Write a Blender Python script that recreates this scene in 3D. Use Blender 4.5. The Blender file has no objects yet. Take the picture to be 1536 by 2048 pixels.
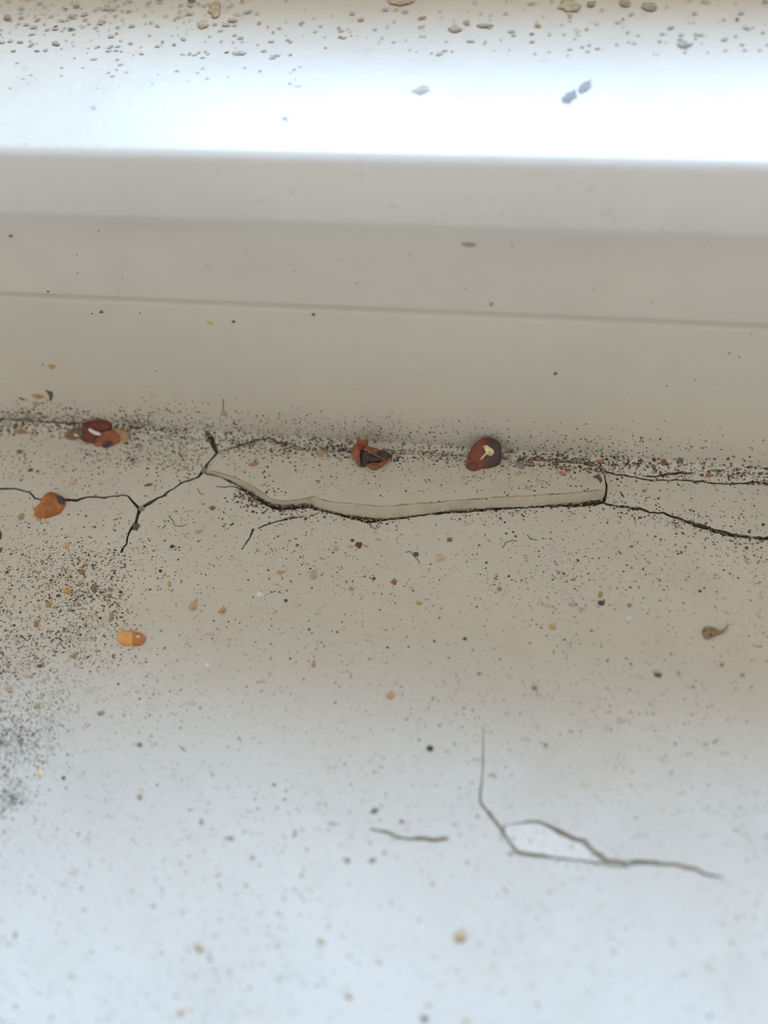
import bpy, bmesh, math, random
from mathutils import Vector, Matrix
from mathutils.geometry import delaunay_2d_cdt
C = bpy.context.scene
COL = C.collection
S = 0.001                      # everything below is written in millimetres
rnd = random.Random(7)

# ------------------------------------------------------------------ camera
W, H, F = 1536, 2048, 2000.0   # photograph size and focal length in pixels
THETA = math.radians(52)
xc = Vector((0.985, -0.072, 0.150)).normalized()          # world X seen in camera axes (right, up, back)
zc = Vector((0.0, math.cos(THETA), math.sin(THETA)))
zc = (zc - xc * zc.dot(xc)).normalized()
yc = zc.cross(xc)
R = Matrix((xc, yc, zc))                                   # camera axes -> world
DIST = 130.0
CORNER = (768, 893)
o_cam = Vector(((CORNER[0]-W/2)/F*DIST, -(CORNER[1]-H/2)/F*DIST, -DIST))
CAM = -(R @ o_cam)                                         # millimetres
cd = bpy.data.cameras.new('camera'); cam = bpy.data.objects.new('camera', cd); COL.objects.link(cam)
m4 = R.to_4x4(); m4.translation = CAM*S; cam.matrix_world = m4
cd.sensor_fit = 'VERTICAL'; cd.sensor_height = 24; cd.lens = 24*F/H
cd.clip_start = 0.005; cd.clip_end = 20
cd.dof.use_dof = True; cd.dof.focus_distance = 0.121; cd.dof.aperture_fstop = cd.lens/2.9
C.camera = cam

# ------------------------------------------------------------------ light
w = bpy.data.worlds.new('room_light'); C.world = w; w.use_nodes = True
bg = w.node_tree.nodes['Background']; bg.inputs[0].default_value = (1.0, 0.945, 0.855, 1); bg.inputs[1].default_value = 0.60
ld = bpy.data.lights.new('window_daylight', 'AREA'); ld.shape = 'RECTANGLE'; ld.size = 1.3; ld.size_y = 0.85
ld.energy = 52.0; ld.color = (0.41, 0.65, 1.0)
lo = bpy.data.objects.new('window_daylight', ld); COL.objects.link(lo)
lo.location = (0.22, 0.90, 0.52)
lo.rotation_euler = (Vector((0, -0.03, 0))-lo.location).to_track_quat('-Z', 'Y').to_euler()
C.view_settings.view_transform = 'Standard'; C.view_settings.look = 'None'
C.view_settings.exposure = 0.0; C.view_settings.gamma = 1.0; C.view_settings.use_curve_mapping = False

# ------------------------------------------------------------------ helpers
def ray(px, py):
    return (R @ Vector(((px-W/2)/F, -(py-H/2)/F, -1.0)))
def cast(px, py, axis=2, val=0.0):
    d = ray(px, py); t = (val-CAM[axis])/d[axis]
    return CAM + d*t
def cast_plane(px, py, P, n):
    d = ray(px, py); t = (P-CAM).dot(n)/d.dot(n)
    return CAM + d*t
def lin(c):
    c /= 255.0
    return c/12.92 if c <= 0.04045 else ((c+0.055)/1.055)**2.4
PAINT = (0.72, 0.69, 0.62)
def seen(rgb, ref=(163, 154, 139)):
    """surface colour of something that looks rgb where the paint around it looks ref"""
    return tuple(min(0.95, lin(a)/lin(b)*p) for a, b, p in zip(rgb, ref, PAINT)) + (1,)

def obj(name, verts, faces, mats, parent=None, origin=None, midx=None, smooth=True):
    vs = [Vector(v) for v in verts]
    if origin is None:
        origin = Vector((sum(v.x for v in vs)/len(vs), sum(v.y for v in vs)/len(vs), min(v.z for v in vs)))
    origin = Vector(origin)
    me = bpy.data.meshes.new(name)
    me.from_pydata([tuple((v-origin)*S) for v in vs], [], faces)
    if not isinstance(mats, (list, tuple)): mats = [mats]
    for m in mats: me.materials.append(m)
    if midx: me.polygons.foreach_set('material_index', midx)
    me.polygons.foreach_set('use_smooth', [smooth]*len(me.polygons))
    bm = bmesh.new(); bm.from_mesh(me); bmesh.ops.recalc_face_normals(bm, faces=bm.faces); bm.to_mesh(me); bm.free()
    me.update()
    o = bpy.data.objects.new(name, me); COL.objects.link(o)
    if parent is not None:
        o.parent = parent; o.location = origin*S - parent.location
    else:
        o.location = origin*S
    return o
def tag(o, label, cat, group=None, kind=None):
    o['label'] = label
    if cat: o['category'] = cat
    if group: o['group'] = group
    if kind: o['kind'] = kind
    return o
def thing(name, P, label, cat, group=None):
    o = bpy.data.objects.new(name, None); COL.objects.link(o); o.location = Vector(P)*S
    o.empty_display_size = 0.002
    return tag(o, label, cat, group)

# ------------------------------------------------------------------ materials
class NT:
    def __init__(s, name):
        s.m = bpy.data.materials.new(name); s.m.use_nodes = True
        s.t = s.m.node_tree; s.b = s.t.nodes['Principled BSDF']
        s.co = s.n('ShaderNodeTexCoord').outputs['Object']
    def n(s, k, **kw):
        x = s.t.nodes.new(k)
        for a, v in kw.items(): setattr(x, a, v)
        return x
    def l(s, a, b): s.t.links.new(a, b)
    def noise(s, scale, detail=3, rough=0.5, stretch=(1, 1, 1), rot=0.0):
        mp = s.n('ShaderNodeMapping'); mp.inputs['Scale'].default_value = stretch; mp.inputs['Rotation'].default_value = (0, 0, rot)
        s.l(s.co, mp.inputs[0])
        t = s.n('ShaderNodeTexNoise'); t.inputs['Scale'].default_value = scale; t.inputs['Detail'].default_value = detail
        t.inputs['Roughness'].default_value = rough
        s.l(mp.outputs[0], t.inputs['Vector']); return t.outputs['Fac']
    def ramp(s, fac, stops):
        r = s.n('ShaderNodeValToRGB'); e = r.color_ramp.elements
        while len(e) < len(stops): e.new(0.5)
        for q, (p, c) in zip(e, stops):
            q.position = p; q.color = c if len(c) == 4 else tuple(c)+(1,)
        s.l(fac, r.inputs[0]); return r.outputs[0]
    def mix(s, fac, a, b, mode='MIX'):
        x = s.n('ShaderNodeMix', data_type='RGBA', blend_type=mode)
        for sock, v in ((x.inputs[0], fac), (x.inputs[6], a), (x.inputs[7], b)):
            if isinstance(v, (int, float)): sock.default_value = v
            elif isinstance(v, (tuple, list)): sock.default_value = v if len(v) == 4 else tuple(v)+(1,)
            else: s.l(v, sock)
        return x.outputs[2]
    def mul(s, a, b, op='MULTIPLY'):
        x = s.n('ShaderNodeMath', operation=op)
        for sock, v in zip(x.inputs, (a, b)):
            if isinstance(v, (int, float)): sock.default_value = v
            else: s.l(v, sock)
        return x.outputs[0]
    def bump(s, h, dist, strength=1.0):
        b = s.n('ShaderNodeBump'); b.inputs['Distance'].default_value = dist; b.inputs['Strength'].default_value = strength
        s.l(h, b.inputs['Height']); s.l(b.outputs[0], s.b.inputs['Normal'])

BW = ((0, 0, 0, 1), (1, 1, 1, 1))
def paint_mat(name, base=PAINT, grime=0.5, rough=0.38, speck=0.55, smear=False):
    k = NT(name)
    big = k.noise(28, 4, 0.6)
    c = k.mix(k.ramp(big, ((0.35, BW[0]), (0.7, BW[1]))), tuple(b*0.93 for b in base), tuple(min(1, b*1.05) for b in base))
    # faint yellow-brown film
    film = k.ramp(k.noise(60, 5, 0.65), ((0.5, BW[0]), (0.8, BW[1])))
    c = k.mix(k.mul(film, 0.35*grime), c, (0.46, 0.38, 0.27))
    # fine faint specks, drawn out a little along one wiping direction
    sp = k.ramp(k.noise(1250, 2, 0.6, (0.62, 1.25, 1.0), 0.35), ((0.63, BW[0]), (0.72, BW[1])))
    msk = k.ramp(k.noise(95, 4, 0.7), ((0.38, BW[0]), (0.68, BW[1])))
    c = k.mix(k.mul(k.mul(sp, msk), speck), c, (0.16, 0.13, 0.095))
    sp2 = k.ramp(k.noise(620, 2, 0.5, (0.7, 1.1, 1.0), 0.3), ((0.68, BW[0]), (0.75, BW[1])))
    c = k.mix(k.mul(sp2, speck*0.55), c, (0.36, 0.24, 0.12))
    if smear:
        sm = k.ramp(k.noise(45, 3, 0.6, (0.35, 1, 1.6)), ((0.5, BW[0]), (0.78, BW[1])))
        c = k.mix(k.mul(sm, 0.20), c, (0.30, 0.29, 0.27))
    k.l(c, k.b.inputs['Base Color'])
    k.b.inputs['Roughness'].default_value = rough
    k.b.inputs['Specular IOR Level'].default_value = 0.5
    hgt = k.mix(0.35, k.noise(160, 3, 0.5), k.noise(1500, 2, 0.5))
    k.bump(hgt, 0.00012, 0.6)
    return k.m
def flat_mat(name, col, col2=None, scale=500, rough=0.5, bumpd=0.00006, spec=0.4, lo_=0.4, hi_=0.62):
    k = NT(name)
    col2 = col2 or tuple(x*0.7 for x in col[:3])+(1,)
    k.l(k.mix(k.ramp(k.noise(scale, 3, 0.6), ((lo_, BW[0]), (hi_, BW[1]))), col, col2), k.b.inputs['Base Color'])
    k.b.inputs['Roughness'].default_value = rough; k.b.inputs['Specular IOR Level'].default_value = spec
    k.bump(k.noise(scale*1.5, 3, 0.5), bumpd, 0.7)
    return k.m
M_floor = paint_mat('cream_paint_dirty', grime=0.8)
M_clean = paint_mat('cream_paint_lifted', base=(0.78, 0.75, 0.69), grime=0.15, speck=0.1)
M_strip = paint_mat('cream_caulk', grime=0.7, base=(0.70, 0.655, 0.57), speck=0.6)
M_board = paint_mat('cream_paint_board', grime=0.35, speck=0.10, smear=False, rough=0.42)
M_upper = paint_mat('grey_cream_paint_board', base=(0.725, 0.71, 0.655), grime=0.2, speck=0.04, smear=True, rough=0.42)
M_lip = paint_mat('white_paint_lip', base=(0.80, 0.81, 0.80), grime=0.25, speck=0.25, rough=0.30)
M_edge = flat_mat('broken_caulk_edge', seen((160, 148, 128)), seen((140, 128, 106)), 350, 0.7, spec=0.2, lo_=0.5, hi_=0.75)
M_rim2 = flat_mat('broken_edge_rim', seen((142, 130, 110)), seen((106, 94, 74)), 500, 0.8, spec=0.15)
M_crack = flat_mat('crack_dirt', seen((104, 92, 74)), seen((74, 64, 50)), 1500, 0.9, spec=0.1)
M_crack3 = flat_mat('faint_crack_dirt', seen((148, 140, 124)), seen((126, 116, 100)), 1500, 0.9, spec=0.1)
M_crack2 = flat_mat('shallow_crack_dirt', seen((118, 108, 90)), seen((92, 84, 70)), 1500, 0.9, spec=0.1)

# ------------------------------------------------------------------ polyline tools
def resample(pts, step, jit, wid=False):
    """pts: (px,py,width) -> denser, slightly wandering"""
    out = []
    for i in range(len(pts)-1):
        a, b = pts[i], pts[i+1]
        L = math.hypot(b[0]-a[0], b[1]-a[1]); n = max(1, int(L/step))
        for k in range(n):
            t = k/n; j = jit if (k or i) else 0
            out.append((a[0]+(b[0]-a[0])*t+rnd.uniform(-j, j), a[1]+(b[1]-a[1])*t+rnd.uniform(-j, j),
                        max(0.3, (a[2]+(b[2]-a[2])*t)*(rnd.uniform(0.75, 1.25) if jit else rnd.uniform(0.97, 1.03)))))
    out.append(pts[-1]); return out
def inpoly(x, y, P):
    c = False; j = len(P)-1
    for i in range(len(P)):
        if (P[i][1] > y) != (P[j][1] > y) and x < (P[j][0]-P[i][0])*(y-P[i][1])/(P[j][1]-P[i][1])+P[i][0]: c = not c
        j = i
    return c
def ribbon_quads(px_pts, step=9, jit=1.1, f=lambda px, py: cast(px, py)):
    """a crack drawn as a chain of quads on the ledge plane"""
    pts = resample(px_pts, step, jit)
    P = [f(p[0], p[1]) for p in pts]
    L, Rr = [], []
    for i, p in enumerate(P):
        a = P[max(0, i-1)]; b = P[min(len(P)-1, i+1)]
        d = Vector((b.x-a.x, b.y-a.y))
        d = d.normalized() if d.length > 1e-6 else Vector((1, 0))
        hw = pts[i][2]/2/15.4
        hy = hw*1.15 if abs(d.x) > abs(d.y) else hw
        L.append(Vector((p.x-d.y*hy, p.y+d.x*hy))); Rr.append(Vector((p.x+d.y*hy, p.y-d.x*hy)))
    return [(L[i], L[i+1], Rr[i+1], Rr[i]) for i in range(len(P)-1)]

# ------------------------------------------------------------------ setting: lower ledge with its cracks
def cove(y):
    return 1.1*max(0.0, 1+min(y, 0.0)/2.6)**2
def undul(x, y):
    return 0.16*math.sin(x*0.11+1.3)*math.sin(y*0.09+0.4)+0.10*math.sin(x*0.23+y*0.17)
def floor_z(x, y):
    return cove(y)+undul(x, y)*min(1, max(0, -y-3)/10)

CRACKS = {  # (px, py, width px)
 'corner_left': ([(-60, 846, 4), (0, 849, 4), (20, 847, 6), (60, 850, 4), (100, 853, 3), (150, 856, 4), (180, 857, 3), (240, 858, 3), (262, 852, 2)], 0.7),
 'corner_left2': ([(262, 866, 2), (290, 864, 4), (312, 859, 6), (340, 857, 3), (372, 858, 3), (400, 862, 4), (412, 867, 7), (423, 882, 11), (429, 895, 9), (433, 905, 6), (420, 922, 5), (409, 938, 8), (406, 944, 9)], 0.9),
 'spur': ([(289, 845, 2), (303, 849, 4), (314, 859, 6)], 0.5),
 'left_diagonal': ([(406, 943, 8), (395, 954, 5), (362, 966, 4), (345, 978, 4), (325, 992, 5), (305, 1002, 7), (290, 1012, 9), (281, 1019, 11)], 0.9),
 'left_low': ([(-60, 978, 3), (0, 977, 4), (16, 976, 5), (36, 978, 3), (58, 984, 3), (70, 996, 3), (90, 1000, 4), (135, 1000, 5), (155, 1001, 6), (175, 996, 4), (210, 996, 4), (245, 991, 3), (256, 992, 4), (266, 1003, 4), (276, 1013, 5), (281, 1020, 9)], 0.7),
 'left_down': ([(281, 1018, 9), (277, 1030, 6), (273, 1045, 5), (268, 1057, 11), (262, 1062, 6), (257, 1075, 4), (254, 1090, 4), (247, 1098, 6), (243, 1108, 4)], 0.6),
 'thin_back': ([(437, 903, 2), (462, 897, 2.5), (485, 891, 3), (512, 886, 2.5), (540, 884, 3), (556, 889, 3), (575, 893, 2)], 0.4),
 'gap_front': ([(410, 945, 8.1), (445, 955, 4.1), (480, 974, 4.1), (500, 988, 6.8), (520, 1001, 8.1), (540, 1011, 10.8), (560, 1015, 13.5), (590, 1014, 12.2), (620, 1011, 12.2), (640, 1019, 6.8), (680, 1028, 5.4), (715, 1034, 6.8), (745, 1038, 9.5), (770, 1037, 6.8), (800, 1034, 5.4), (830, 1031, 4.1), (880, 1025, 5.4), (920, 1022, 9.5), (950, 1021, 8.1), (1000, 1018, 5.4), (1060, 1015, 2.7), (1120, 1010, 6.8), (1150, 1009, 10.8), (1180, 1007, 12.2), (1207, 1002, 10.8)], 1.2),
 'gap_right': ([(1207, 1003, 7), (1212, 990, 4), (1213, 970, 4), (1208, 952, 4), (1198, 938, 3), (1203, 928, 2)], 0.7),
 'right_long': ([(1204, 1004, 4), (1225, 1011, 5), (1255, 1015, 5), (1280, 1018, 5), (1300, 1026, 4), (1325, 1026, 5), (1345, 1034, 5), (1370, 1043, 6), (1400, 1053, 8), (1430, 1063, 9), (1455, 1069, 10), (1480, 1073, 6), (1510, 1077, 6), (1536, 1077, 7), (1600, 1083, 5)], 0.8),
 'corner_right': ([(1207, 944, 3), (1245, 951, 3), (1270, 954, 3), (1300, 961, 4), (1330, 961, 3), (1360, 960, 3), (1400, 963, 3), (1440, 968, 3), (1470, 968, 3), (1510, 964, 4), (1540, 969, 5), (1600, 974, 4)], 0.5),
 'corner_right2': ([(1290, 953, 2), (1310, 954, 4), (1330, 951, 4), (1360, 948, 4), (1385, 948, 2)], 0.4),
 'under_left': ([(432, 973, 1.5), (452, 974, 2), (470, 973, 3), (482, 980, 4), (495, 985, 2)], 0.4),
 'under_a': ([(484, 1099, 2), (495, 1084, 3), (503, 1068, 4), (507, 1058, 6)], 0.4),
 'under_b': ([(516, 1058, 2), (530, 1051, 3), (555, 1043, 3), (572, 1040, 5), (585, 1036, 4), (610, 1034, 2)], 0.4),
 'under_b2': ([(618, 1034, 1), (632, 1028, 2), (640, 1024, 1)], 0.3),
 'under_c': ([(668, 1027, 3), (690, 1031, 5), (712, 1036, 4), (725, 1040, 3)], 0.5),
 'under_d': ([(722, 1040, 3), (735, 1043, 4), (748, 1043, 3), (758, 1041, 3), (765, 1036, 2)], 0.4),
 'low_vertical': ([(967, 1455, 1), (967, 1480, 1.6), (966, 1520, 2.4), (965, 1550, 2), (961, 1585, 3), (961, 1606, 4), (975, 1624, 5), (1000, 1655, 5), (1016, 1680, 5), (1032, 1703, 5), (1045, 1708, 5), (1082, 1711, 5), (1120, 1716, 4), (1160, 1720, 3), (1200, 1725, 3), (1215, 1727, 4)], 0.35),
 'low_branch': ([(1004, 1652, 1.5), (1030, 1648, 2), (1056, 1643, 4), (1082, 1644, 4), (1105, 1655, 6), (1120, 1664, 7), (1145, 1675, 7), (1168, 1682, 7), (1180, 1695, 8), (1200, 1710, 8), (1214, 1724, 11), (1232, 1726, 10), (1256, 1728, 8), (1272, 1722, 6), (1295, 1723, 6), (1330, 1727, 5), (1352, 1728, 4), (1370, 1734, 5), (1392, 1737, 5), (1408, 1747, 4), (1430, 1752, 4), (1448, 1755, 2)], 0.35),
 'low_wave': ([(738, 1658, 1), (750, 1660, 3), (772, 1665, 4), (795, 1675, 4), (820, 1679, 4), (845, 1678, 5), (868, 1682, 5), (885, 1679, 5), (898, 1678, 4)], 0.3),
 'low_dash': ([(655, 1647, 1.5), (665, 1649, 3), (677, 1649, 1)], 0.2),
}
SHALLOW = {'low_vertical', 'low_branch', 'low_wave', 'low_dash', 'under_a', 'under_b', 'under_b2', 'under_left', 'thin_back'}
def build_floor():
    X0, X1, Y0, Y1 = -110.0, 110.0, -110.0, 0.6
    verts, edges = [], []
    def addv(p): verts.append(Vector((p[0], p[1]))); return len(verts)-1
    b = [addv(p) for p in ((X0, Y0), (X1, Y0), (X1, Y1), (X0, Y1))]
    edges += [(b[0], b[1]), (b[1], b[2]), (b[2], b[3]), (b[3], b[0])]
    quads = []
    for nm, (pts, dep) in CRACKS.items():
        low = nm.startswith('low')
        for q in ribbon_quads(pts, 8 if not low else 12, 1.0 if not low else 0.7):
            q = [Vector((v.x, min(v.y, Y1-0.02))) for v in q]
            quads.append((q, dep, 4 if low else (3 if nm in SHALLOW else 1)))
            ids = [addv(v) for v in q]
            for i in range(4): edges.append((ids[i], ids[(i+1) % 4]))
    nx, ny = 50, 28
    for i in range(1, nx):
        for j in range(1, ny):
            addv((X0+(X1-X0)*i/nx, Y0+(Y1-Y0)*j/ny))
    for i in range(1, 110):                      # finer rows where the paint turns up to the board
        for y in (-0.5, -1.0, -1.6, -2.4): addv((X0+2*i, y))
    V, E, Fc, _, _, _ = delaunay_2d_cdt(verts, edges, [], 0, 1e-4)
    qb = [(min(v.x for v in q), max(v.x for v in q), min(v.y for v in q), max(v.y for v in q), q, d, s) for q, d, s in quads]
    flake = [cast(*p).to_2d() for p in ((1008, 1656), (1056, 1646), (1100, 1658), (1168, 1688), (1210, 1724), (1120, 1714), (1040, 1703))]
    tri, kindf = [], []
    for f in Fc:
        cx = sum(V[i].x for i in f)/len(f); cy = sum(V[i].y for i in f)/len(f)
        k = None
        for x0, x1, y0, y1, q, d, s in qb:
            if x0 <= cx <= x1 and y0 <= cy <= y1 and inpoly(cx, cy, q):
                if k is None or d > k[0]: k = (d, s)
        tri.append(tuple(f)); kindf.append(k)
    out = [(v.x, v.y, floor_z(v.x, v.y)) for v in V]
    depth_at = {}
    for f, k in zip(tri, kindf):
        if k:
            for i in f: depth_at[i] = max(depth_at.get(i, 0), k[0])
    lowv = {}
    for i, d in depth_at.items():
        lowv[i] = len(out); out.append((V[i].x, V[i].y, floor_z(V[i].x, V[i].y)-d))
    faces, mi = [], []
    edge_side = {}
    for f, k in zip(tri, kindf):
        if k:
            faces.append(tuple(lowv[i] for i in f)); mi.append(k[1])
        else:
            cx = sum(V[i].x for i in f)/3; cy = sum(V[i].y for i in f)/3
            faces.append(f); mi.append(2 if inpoly(cx, cy, flake) else 0)
        for a in range(len(f)):
            e = (f[a], f[(a+1) % len(f)]); edge_side.setdefault(tuple(sorted(e)), []).append(k)
    for (a, b_), ks in edge_side.items():
        if len(ks) == 2 and (ks[0] is None) != (ks[1] is None):
            k = ks[0] or ks[1]
            faces.append((a, b_, lowv[b_], lowv[a])); mi.append(k[1])
    o = obj('floor', out, faces, [M_floor, M_crack, M_clean, M_crack2, M_crack3], origin=(0, -40, 0), midx=mi, smooth=False)
    return tag(o, 'lower cream painted ledge, speckled with dirt and cut by branching cracks', None, kind='structure')
floor = build_floor()

# ------------------------------------------------------------------ lifted caulk strip lying in the corner (a part of the ledge)
FRONT = [(412, 944, 2), (430, 949, 6), (455, 958, 8), (480, 971, 12), (505, 985, 13), (525, 998, 13), (545, 1008, 10), (565, 1010, 8), (590, 1009, 8), (612, 1007, 9), (622, 1006, 11), (632, 1014, 18), (660, 1022, 17),
         (700, 1029, 19), (740, 1034, 20), (775, 1035, 19), (810, 1031, 19), (860, 1025, 17), (910, 1019, 16), (960, 1017, 17), (1020, 1014, 18), (1080, 1011, 18), (1130, 1006, 17), (1175, 1002, 16), (1200, 998, 16)]
def build_strip():
    dens = resample([(a, b, c) for a, b, c in FRONT], 14, 0.0)
    fr = []
    for (px, py, t) in dens:
        p = cast(px, py+rnd.uniform(-0.4, 0.4)); fr.append((p.x, p.y, t/9.6))
    xs0, xs1 = fr[0][0], fr[-1][0]
    back = resample([(1207, 985, 0), (1210, 972, 0), (1207, 955, 0), (1194, 938, 0), (1160, 931, 0), (1100, 927, 0), (1030, 924, 0), (950, 918, 0), (880, 915, 0), (800, 911, 0), (740, 909, 0), (650, 907, 0), (590, 902, 0), (555, 893, 0), (510, 890, 0), (470, 898, 0), (438, 908, 0), (425, 922, 0), (414, 935, 0)], 14, 1.0)
    bk = []
    for (px, py, _) in back:
        p = cast(px, py, 2, 1.2); bk.append((p.x, min(p.y, -0.15)))
    def hfront(x):
        for i in range(len(fr)-1):
            if fr[i][0] <= x <= fr[i+1][0]:
                t = (x-fr[i][0])/max(1e-6, fr[i+1][0]-fr[i][0]); return fr[i][2]*(1-t)+fr[i+1][2]*t, fr[i][1]*(1-t)+fr[i+1][1]*t
        return (fr[0][2], fr[0][1]) if x < xs0 else (fr[-1][2], fr[-1][1])
    def top(x, y):
        h, yf = hfront(x); s = min(1, max(0, (y-yf)/7.0))
        return h*(1-s)+1.35*s+cove(y)*0.8+0.06*math.sin(x*0.9)*math.sin(y*1.3)
    outline = [(x, y+0.12*h) for x, y, h in fr] + bk
    n = len(outline)
    verts2 = [Vector(p) for p in outline]; edges = [(i, (i+1) % n) for i in range(n)]
    X0 = min(p[0] for p in outline); X1 = max(p[0] for p in outline); Y0 = min(p[1] for p in outline)
    x = X0+0.7
    while x < X1:
        y = Y0+0.5
        while y < -0.4:
            if inpoly(x, y, outline): verts2.append(Vector((x+rnd.uniform(-.1, .1), y)))
            y += 0.8
        x += 1.2
    V, E, Fc, ov, _, _ = delaunay_2d_cdt(verts2, edges, [tuple(range(n))], 1, 1e-5)
    out = [(v.x, v.y, top(v.x, v.y)) for v in V]
    faces = [tuple(f) for f in Fc]; mi = [0]*len(faces)
    bound = {}
    for f in faces:
        for a in range(len(f)):
            e = tuple(sorted((f[a], f[(a+1) % len(f)]))); bound[e] = bound.get(e, 0)+1
    low, mid, rim = {}, {}, {}
    for e, c in bound.items():
        if c == 1:
            for i in e:
                if i not in low:
                    x, y, z = out[i]
                    rim[i] = len(out); out.append((x, y-0.06, z-0.10-rnd.uniform(0, 0.1)))
                    mid[i] = len(out); out.append((x, y-0.08, z*0.45+rnd.uniform(-.1, .1)))
                    low[i] = len(out); out.append((x, y-0.12*z, -0.35))
            a, b = e
            faces += [(a, b, rim[b], rim[a]), (rim[a], rim[b], mid[b], mid[a]), (mid[a], mid[b], low[b], low[a])]; mi += [2, 1, 1]
    o = obj('caulk_strip', out, faces, [M_strip, M_edge, M_rim2], parent=floor, midx=mi, smooth=False)
    o['label'] = 'long raised strip of old caulk with a pale broken front edge'
    return top
strip_top = build_strip()
floor_loc = floor.location

# ------------------------------------------------------------------ setting: stepped board, lip and upper ledge
def zat(py, yplane): return cast(768, py, 1, yplane).z
Z1 = zat(627, 0.0); Z2 = zat(455, 0.9); LIPY = -0.7; Z3 = zat(338, LIPY)+0.6
XA, XB = -130.0, 130.0
def extrude(name, prof, mat, label, kind='structure', n=40, parent=None, wob=0.0):
    verts, faces = [], []
    for i in range(n+1):
        x = XA+(XB-XA)*i/n
        for j, (y, z) in enumerate(prof):
            verts.append((x, y+wob*math.sin(x*0.07+j), z))
    k = len(prof)
    for i in range(n):
        for j in range(k):
            a = i*k+j; b = i*k+(j+1) % k
            faces.append((a, b, b+k, a+k))
    faces.append(tuple(range(k))); faces.append(tuple(n*k+j for j in range(k)))
    o = obj(name, verts, faces, mat, parent=parent, origin=(0, prof[0][0], min(p[1] for p in prof)), smooth=False)
    return tag(o, label, None, kind=kind)
def arc(cy, cz, r, a0, a1, n):
    return [(cy+r*math.cos(math.radians(a0+(a1-a0)*i/n)), cz+r*math.sin(math.radians(a0+(a1-a0)*i/n))) for i in range(n+1)]
def shade_smooth(o, ang=35):
    for p in o.data.polygons: p.use_smooth = True
    try: o.data.set_sharp_from_angle(angle=math.radians(ang))
    except Exception: pass
board = extrude('baseboard_back', [(0, -2)]+arc(0.45, Z1-0.45, 0.45, 180, 90, 5)+[(2.5, Z1), (2.5, -2)], M_board,
    'lower cream painted face of the stepped board above the dirty corner')
upper = extrude('trim_1', arc(2.2, Z1+1.3, 1.3, 180+90, 180, 6)[:1]+[(0.9+0.0, Z1+0.0)]+[(0.9, Z2+1), (6, Z2+1), (6, Z1)], M_upper,
    'smooth grey-cream upper face of the board under the lip')
upper_top = Z3
r = 2.2
lip_prof = [(8, Z2-0.4), (0.95, Z2-0.4), (0.8, Z2-0.1), (0.2, Z2+0.6), (LIPY+0.25, Z2+1.2), (LIPY, Z2+2.0)] + arc(LIPY+r, Z3-r, r, 180, 90, 8) + [(8, Z3+0.05), (30, Z3-0.2), (62, Z3-0.4), (62, Z2)]
lip = extrude('trim_2', lip_prof, M_lip, 'bright white upper ledge with a rounded front lip')
for o in (board, upper, lip): shade_smooth(o)
M_ledge = paint_mat('warm_light_cream_ledge', base=(0.80, 0.74, 0.63), grime=0.7, speck=0.3, rough=0.30)
lip.data.materials.append(M_ledge)                          # flat top only: warm light put into its colour, along with grime
for p in lip.data.polygons:
    if p.normal.z > 0.9: p.material_index = 1
shade_wall = extrude('unseen_shade_wall', [(50, Z3-3), (50, Z3+22), (60, Z3+22), (60, Z3-3)], M_upper, 'unseen low cream wall behind the upper ledge, sized to shade it')  # out-of-view wall, its height and distance chosen to shade the ledge back


# ------------------------------------------------------------------ finding the surface under a point of the photograph
STRIP_PX = [(412, 944), (455, 950), (500, 966), (540, 990), (580, 997), (620, 993), (660, 1005), (740, 1014), (860, 1008), (960, 1000), (1080, 993), (1200, 982), (1211, 965), (1195, 936), (1100, 926), (950, 917), (800, 911), (650, 906), (590, 900), (555, 892), (510, 889), (470, 897), (430, 912)]
UP = Vector((0, 0, 1)); OUT = Vector((0, -1, 0))
def surf(px, py):
    if inpoly(px, py, STRIP_PX):
        z = 1.4
        for _ in range(4):
            P = cast(px, py, 2, z); z = strip_top(P.x, P.y)
        if P.y < -0.2: return Vector((P.x, P.y, z)), UP
    z = 0.0
    for _ in range(4):
        P = cast(px, py, 2, z); z = floor_z(P.x, P.y)
    if P.y < -0.05: return Vector((P.x, P.y, z)), UP
    P = cast(px, py, 1, 0.0)
    if P.z < Z1-0.2: return P, OUT
    P = cast(px, py, 1, 0.9)
    if P.z < Z2: return P, OUT
    P = cast(px, py, 1, LIPY)
    if P.z < Z3-1.2: return P, OUT
    return cast(px, py, 2, Z3), UP

# ------------------------------------------------------------------ shapes traced as an outline and given their own thickness
def dome(px_outline, P, n, h, base=-0.04, rings=(0.96, 0.85, 0.65, 0.4, 0.15), wob=0.0, prof=None, ridge=None):
    """verts, faces of a low rounded body standing on the plane (P, n)"""
    out = [cast_plane(a, b, P, n) for a, b in px_outline]
    c = sum(out, Vector())/len(out); k = len(out)
    verts = [p+n*base for p in out]; faces = []
    prof = prof or (lambda t: math.sqrt(max(0, 1-t*t)))
    for t in rings:
        for p in out:
            q = c+(p-c)*t
            hh = h*prof(t)*(1+rnd.uniform(-wob, wob))
            if ridge: hh += ridge(q, t)
            verts.append(q+n*hh)
    for r_ in range(len(rings)):
        for i in range(k):
            a = r_*k+i; b = r_*k+(i+1) % k
            faces.append((a, b, b+k, a+k))
    verts.append(c+n*(h*prof(0)*(1+rnd.uniform(-wob, wob)))); top_i = len(verts)-1
    o = len(rings)*k
    for i in range(k): faces.append((o+i, o+(i+1) % k, top_i))
    faces.append(tuple(range(k))[::-1])
    return verts, faces
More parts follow.
